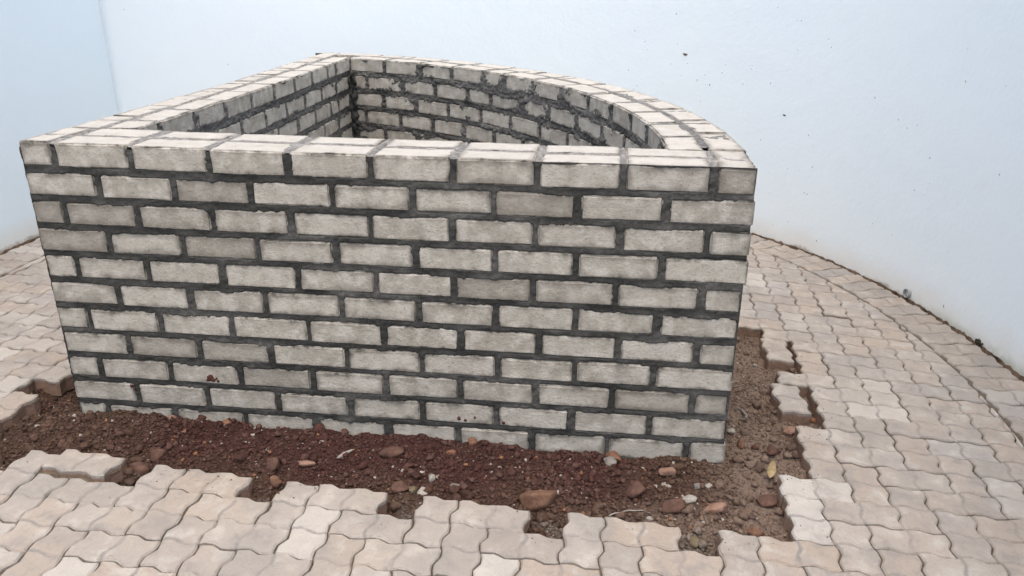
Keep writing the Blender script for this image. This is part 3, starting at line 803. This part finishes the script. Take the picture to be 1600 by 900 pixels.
V, F = [], []; mo = 0
for i, (x, z, a) in enumerate([(.478, .165, .011), (.490, .160, .009), (.484, .172, .006), (.47, .158, .005), (.505, .156, .005), (.50, .165, .004), (.205, .118, .006), (.212, .108, .004), (1.28, .075, .006), (1.30, .07, .005), (1.33, .082, .004), (1.42, .07, .005)]):
    W = lump(I2, 1.0, (1, 1, 1), .45, 700+i, 1.5); V.append(np.stack([x+W[:, 0]*a, -.001-W[:, 1]*.0028, z+W[:, 2]*a], 1)); F.append(I2[1]+mo); mo += len(W)
me = mesh_np('mud_splash', np.vstack(V), np.vstack(F), True); me.materials.append(mat_flat('red_mud', (.05, .018, .014), (.095, .035, .026), .9, 150))
obj('mud_splash', me, None, encl, EI, kind='stuff', label='red earth splashed on the lower bricks')
# ------------------------------------------------------------------ mud specks, drain pipe and dirt on the curved wall
M_MUD = mat_flat('dried_mud', (.10, .075, .05), (.20, .15, .105), .9, 200); M_DARK = mat_flat('dark_splash', (.15, .155, .165), (.27, .275, .285), .8, 200)
SPECKS = [(3.618, 1.125, 2), (3.64, .96, 1), (3.439, .916, 1), (3.698, .902, 3), (3.319, .786, 1), (3.346, .73, 1), (3.41, .735, 1), (3.38, .698, 1), (3.564, .727, 1), (3.61, .843, 1), (3.681, .779, 1), (3.759, .835, 1), (3.794, .763, 2), (3.844, .797, 1), (3.852, .744, 1), (3.882, .747, 1), (3.956, .819, 1), (3.972, .865, 1), (4.148, .876, 1), (4.143, .856, 1), (4.37, .867, 1), (4.506, 1.016, 1), (4.421, .978, 1), (4.418, 1.124, 1), (4.265, 1.183, 1), (4.084, 1.102, 1), (4.598, 1.045, 1), (5.435, 1.072, 1), (4.39, .636, 3), (4.257, .482, 1), (4.494, .522, 1), (4.052, .682, 1), (3.831, .643, 1), (4.599, .503, 1), (4.614, .395, 1), (4.457, .355, 1), (4.535, .361, 1), (4.36, .196, 1), (4.408, .02, 1), (4.506, .064, 1), (4.715, .01, 1), (5.067, .211, 1), (5.209, .197, 1), (5.112, .727, 1), (5.174, .699, 1), (5.233, .723, 1), (5.377, .49, 1), (5.292, .438, 1), (5.771, .627, 1), (5.691, .958, 1), (4.588, .246, 1), (4.338, .768, 1), (5.623, .001, 2), (.128, 1.136, 1), (.676, .804, 1)]
def speck_mesh(items):
    V, F = [], []; off = 0
    for i, (s_, z, k) in enumerate(items):
        x, y, tx, ty = on_curve(s_); nx, ny = ty, -tx
        a, b = ((.0024, .005), (.0032, .0095), (.017, .0075))[k-1]; q = random.uniform(.6, 1.15); a *= q*.85; b *= q*.85; lean = random.uniform(-.5, .1)
        W = lump(I2, 1.0, (1, 1, 1), .35, i+400, 1.2)
        u_, v_, h_ = W[:, 0]*a, W[:, 2]*b, W[:, 1]*min(a, b)*.45
        u2 = u_+v_*math.tan(lean)*.5
        V.append(np.stack([x+tx*u2+nx*h_, y+ty*u2+ny*h_, z+v_], 1)); F.append(I2[1]+off); off += len(W)
    return mesh_np('mud_splash', np.vstack(V), np.vstack(F), True)
extra = [(random.gauss(4.0, .55), random.gauss(.85, .2), 1) for _ in range(10)]+[(random.uniform(3.2, 6.2), random.uniform(.05, 1.2), 1) for _ in range(6)]
extra = [(s_, z, k) for s_, z, k in extra if 3.1 < s_ < 6.5]
obj('mud_splash', speck_mesh([q for q in SPECKS if q[2] < 3]), M_DARK, wc, kind='stuff', label='dark specks of splashed mortar')
tiny = speck_mesh([(a, b, 1) for a, b, c in extra]); obj('mud_splash', tiny, M_MUD, wc, kind='stuff')
for q in SPECKS:
    if q[2] == 3: obj('mud_lump', speck_mesh([q]), M_MUD, wc)
x, y, tx, ty = on_curve(5.387); nx, ny = ty, -tx
bm = bmesh.new(); rings = []
for r_, h_ in ((.0215, -.03), (.0215, .013), (.0205, .0145), (.0178, .0145), (.0172, .012), (.0172, -.03)):
    rings.append([bm.verts.new((x+tx*r_*math.cos(t)+nx*h_, y+ty*r_*math.cos(t)+ny*h_, -.033+r_*1.05*math.sin(t))) for t in np.linspace(0, 2*math.pi, 24, endpoint=False)])
for A, B in zip(rings, rings[1:]):
    for i in range(24): bm.faces.new((A[i], A[(i+1) % 24], B[(i+1) % 24], B[i]))
bm.faces.new(rings[-1]); bmesh.ops.recalc_face_normals(bm, faces=bm.faces)
me = bpy.data.meshes.new('drain_pipe'); bm.to_mesh(me); bm.free()
obj('drain_pipe', me, mat_flat('grey_plastic', (.24, .26, .265), (.33, .35, .355), .5, 90), wc, label='grey plastic drain pipe end poking out at the foot of the wall')
# dirt gathered in the gap between paving and walls
def dirt_strip(path, name, seed):
    n = len(path); t = np.gradient(path, axis=0); t /= np.linalg.norm(t, axis=1)[:, None]; nn = np.stack([t[:, 1], -t[:, 0]], 1); V = []
    prof = [(-.01, .006), (.002, .004), (.006, -.001), (.011, -.006), (.02, -.016)]
    for i in range(n):
        for k, (o_, h_) in enumerate(prof):
            x, y = path[i]+nn[i]*o_; j = .006*float(fbm(i*.35, k*.9, 0, 3, seed)); V.append((x+nn[i, 0]*j, y+nn[i, 1]*j, plane_z(x, y)+h_+.006*float(fbm(i*.5, k*1.3, 4, 3, seed+2))))
    return mesh_np(name, V, grid_faces(5, n), True)
dense = np.stack([np.interp(np.arange(0, cum[-1], .012), cum, CURVE[:, k]) for k in (0, 1)], 1)
M_DIRT = mat_flat('gutter_dirt', (.045, .029, .019), (.12, .08, .052), .95, 45)
obj('dirt_strip', dirt_strip(dense, 'dirt_strip', 5), M_DIRT, label='brown dirt gathered along the foot of the curved white wall', category='dirt', kind='stuff')
dl = np.stack([np.interp(np.arange(-2.3, 2.48, .015), LEFT[:, 1], LEFT[:, 0]), np.arange(-2.3, 2.48, .015)], 1)
obj('dirt_strip', dirt_strip(dl, 'dirt_strip', 9), M_DIRT, label='greenish brown dirt along the foot of the left wall', category='dirt', kind='stuff')
# a tuft of moss at the foot of the curved wall
x, y, tx, ty = on_curve(5.885); nx, ny = ty, -tx; V, F = [], []; off = 0
for i in range(40):
    W = lump(I1, random.uniform(.002, .005), (1, 1, 1.2), .4, i, 1.2)+np.array((x+nx*abs(random.gauss(.006, .006))+tx*random.gauss(0, .014), y+ny*abs(random.gauss(.006, .006))+ty*random.gauss(0, .014), plane_z(x, y)+.008+abs(random.gauss(.003, .007))))
    V.append(W); F.append(I1[1]+off); off += len(W)
obj('moss_tuft', mesh_np('moss_tuft', np.vstack(V), np.vstack(F)), mat_flat('dark_moss', (.018, .016, .010), (.05, .045, .024), .95, 150), label='dark moss tuft at the foot of the curved white wall', category='moss')

# ------------------------------------------------------------------ stones, chips and litter lying in the trench
MB = mat_stone('brown_stone', (.10, .052, .034), (.19, .11, .075)); MO = mat_stone('orange_stone', (.125, .060, .036), (.20, .108, .07)); MG = mat_stone('grey_stone', (.13, .118, .105), (.235, .217, .20))
MP = mat_stone('pink_brick', (.18, .105, .077), (.27, .172, .13)); MW = mat_stone('pale_chip', (.22, .205, .185), (.36, .34, .31)); MC = mat_stone('dark_clod', (.065, .035, .028), (.125, .07, .052)); MOL = mat_stone('olive_pebble', (.10, .08, .05), (.17, .14, .095))
STONES = [('stone', 1.552, -.239, (.056, .038, .042), MB, 12, 'large rounded brown stone by the paving edge, biggest in the front trench'),
 ('brick_piece', 2.052, -.195, (.042, .022, .014), MP, 35, 'pinkish orange broken brick piece near the right corner of the trench'),
 ('stone', .358, -.263, (.034, .022, .022), MC, 10, 'dark brown stone right of the lifted paver at the left'), ('stone', .386, -.193, (.030, .024, .022), MC, 0, 'dark clod behind the brown stone near the lifted paver'),
 ('stone', .782, -.269, (.021, .019, .020), MB, 0, 'angular brown stone against the paver notch left of centre'), ('clod', .751, -.201, (.030, .026, .024), MC, 0, 'round dark clod above the angular brown stone left of centre'),
 ('brick_piece', .837, -.167, (.030, .012, .012), MP, 4, 'flat tan brick chip left of centre in the trench'), ('chip', .949, -.122, (.026, .007, .008), MW, 50, 'long white chip of mortar lying on the red earth'),
 ('chip', .865, -.092, (.012, .007, .006), MW, 10, 'small white chip nearest the wall left of centre'), ('stone', 1.150, -.253, (.024, .022, .024), MC, 0, 'dark brown stone in the notch between two pavers at centre'),
 ('stone', 1.185, -.243, (.017, .014, .015), MOL, 0, 'tan pebble beside the dark stone in the centre notch'), ('stone', 1.764, -.022, (.025, .021, .020), MO, 0, 'orange brown stone touching the foot of the brick wall'),
 ('stone', 1.754, -.060, (.021, .018, .017), MG, 0, 'grey stone just below the orange brown stone'), ('stone', 1.924, -.077, (.026, .019, .018), MP, 20, 'pink stone near the right end of the wall foot'),
 ('stone', 2.011, -.106, (.018, .013, .013), MG, 0, 'pale grey lump below the right corner of the wall'), ('pebble', 1.983, -.338, (.017, .017, .014), MOL, 0, 'olive pebble alone on the grey bedding near the front pavers'),
 ('stone', 1.323, -.020, (.015, .012, .013), MO, 0, 'small orange stone at the wall foot right of centre'), ('chip', 1.270, -.081, (.016, .011, .011), MO, 30, 'bright orange chip in the middle of the trench'),
 ('chip', 1.215, -.235, (.026, .014, .014), MW, 20, 'white mortar chip leaning on the paver at centre'), ('stone', 1.305, -.206, (.020, .013, .013), MG, 15, 'wedge shaped grey stone right of the white mortar chip'),
 ('stone', .338, -.022, (.015, .012, .012), MP, 0, 'tan pebble against the wall foot at the left'), ('stone', .525, -.022, (.016, .012, .012), MO, 0, 'second orange tan pebble along the left wall foot'),
 ('stone', 1.829, -.160, (.034, .026, .022), MC, 15, 'reddish brown clod in the trench right of the large stone'), ('clod', 1.093, -.088, (.040, .024, .020), MC, 20, 'wide dark clod of earth below the wall at centre'),
 ('clod', 2.207, -.135, (.032, .026, .022), MC, 0, 'dark clod at the foot of the white pavers on the right'), ('stone', 2.154, -.279, (.030, .018, .016), MB, 10, 'red brown stone in the front right corner of the trench'),
 ('stone', 2.359, .285, (.022, .012, .014), MP, 30, 'red brick crumb below the nearer loose paver'), ('chip', 1.984, -.173, (.024, .016, .012), MW, 10, 'white crumbly lump left of the broken brick piece'),
 ('clod', 1.939, -.213, (.034, .026, .022), MC, 30, 'large brown clod left of the broken brick piece'), ('stone', 2.275, .13, (.026, .022, .022), MC, 0, 'rounded clod in the right trench beside the pavers'),
 ('stone', 2.18, .17, (.014, .022, .018), MB, 0, 'upright brown pebble in the right trench close to the wall'), ('stone', 2.225, .165, (.016, .014, .013), MC, 0, 'small dark pebble in the middle of the right trench'),
 ('stone', -.04, -.10, (.028, .017, .011), MC, 10, 'flat brown stone in the trench at the far left')]
for i, (nm, x, y, sz, mt, rz, lb) in enumerate(STONES):
    W = lump(I3, 1.0, sz, .30, 900+i*3, 1.0, .85); W = W*(1+.05*fbm(I3[0][:, 0]*4+i, I3[0][:, 1]*4, I3[0][:, 2]*4, 2, i))[:, None]
    me = mesh_np(nm, W, I3[1], False); me.materials.append(mt)
    obj(nm, me, None, None, Matrix.Translation((x, y, soil_z(x, y)+sz[2]*.55)) @ Matrix.Rotation(R_(rz), 4, 'Z') @ Matrix.Rotation(random.gauss(0, .12), 4, 'X'), label=lb, category='stone' if nm in ('stone', 'pebble') else nm.replace('_', ' '), group='stones and chips in the trench')
# twig (a pale root), dry leaf
def tube(pts, rad, n=6):
    V, F = [], []
    for i, p in enumerate(pts):
        p = Vector(p); t = (Vector(pts[min(i+1, len(pts)-1)])-Vector(pts[max(i-1, 0)])).normalized(); a = t.orthogonal().normalized(); b = t.cross(a)
        for k in range(n): V.append(tuple(p+(a*math.cos(k/n*6.2832)+b*math.sin(k/n*6.2832))*rad*(1-.5*i/len(pts))))
    for i in range(len(pts)-1):
        for k in range(n): F.append((i*n+k, i*n+(k+1) % n, (i+1)*n+(k+1) % n, (i+1)*n+k))
    F += [tuple(range(n))[::-1], tuple(range(len(V)-n, len(V)))]
    return V, F
tp = catmull([(1.752, -.262), (1.775, -.247), (1.80, -.238), (1.822, -.231), (1.848, -.230), (1.870, -.234)], 4)
obj('twig', mesh_np('twig', *tube([(x, y, soil_z(1.81, -.24)+.017-.00003*(i-10)**2+.0016*math.sin(i*.9)) for i, (x, y) in enumerate(tp)], .0023), True), MW, label='thin pale twig lying above the front pavers right of centre', category='twig')
lv = []; lf = []
for i in range(9):
    t = i/8; wd = .0125*math.sin(math.pi*min(1, t*.96+.03))**.8
    for k in (-1, 0, 1): lv.append((wd*k, (t-.5)*.055, .004*abs(k)+.010*(t-.5)**2*4))
for i in range(8):
    for k in (0, 1): lf.append((i*3+k, i*3+k+1, i*3+k+4, i*3+k+3))
me = mesh_np('dry_leaf', lv, lf, True)
lo = obj('dry_leaf', me, mat_flat('yellow_leaf', (.20, .15, .075), (.30, .23, .125), .7, 80), None, Matrix.Translation((2.238, -.02, soil_z(2.238, -.02)+.03)) @ Matrix.Rotation(R_(-18), 4, 'Z') @ Matrix.Rotation(R_(38), 4, 'X'), label='small dry yellow leaf leaning at the corner of the white pavers', category='leaf')
sm2 = lo.modifiers.new('thick', 'SOLIDIFY'); sm2.thickness = .0008
V, F = tube([(2.215+.012*math.sin(i), .33+.022*i, soil_z(2.22, .34+.022*i)+.012) for i in range(5)], .006); obj('stick', mesh_np('stick', V, F), MG, label='short grey stick lying in the right trench beside the brick wall', category='stick')
print('bricks', nbr, 'pavers', len(indiv), 'rest', len(rest), 'mortar faces', len(MF), 'crumbs', count)
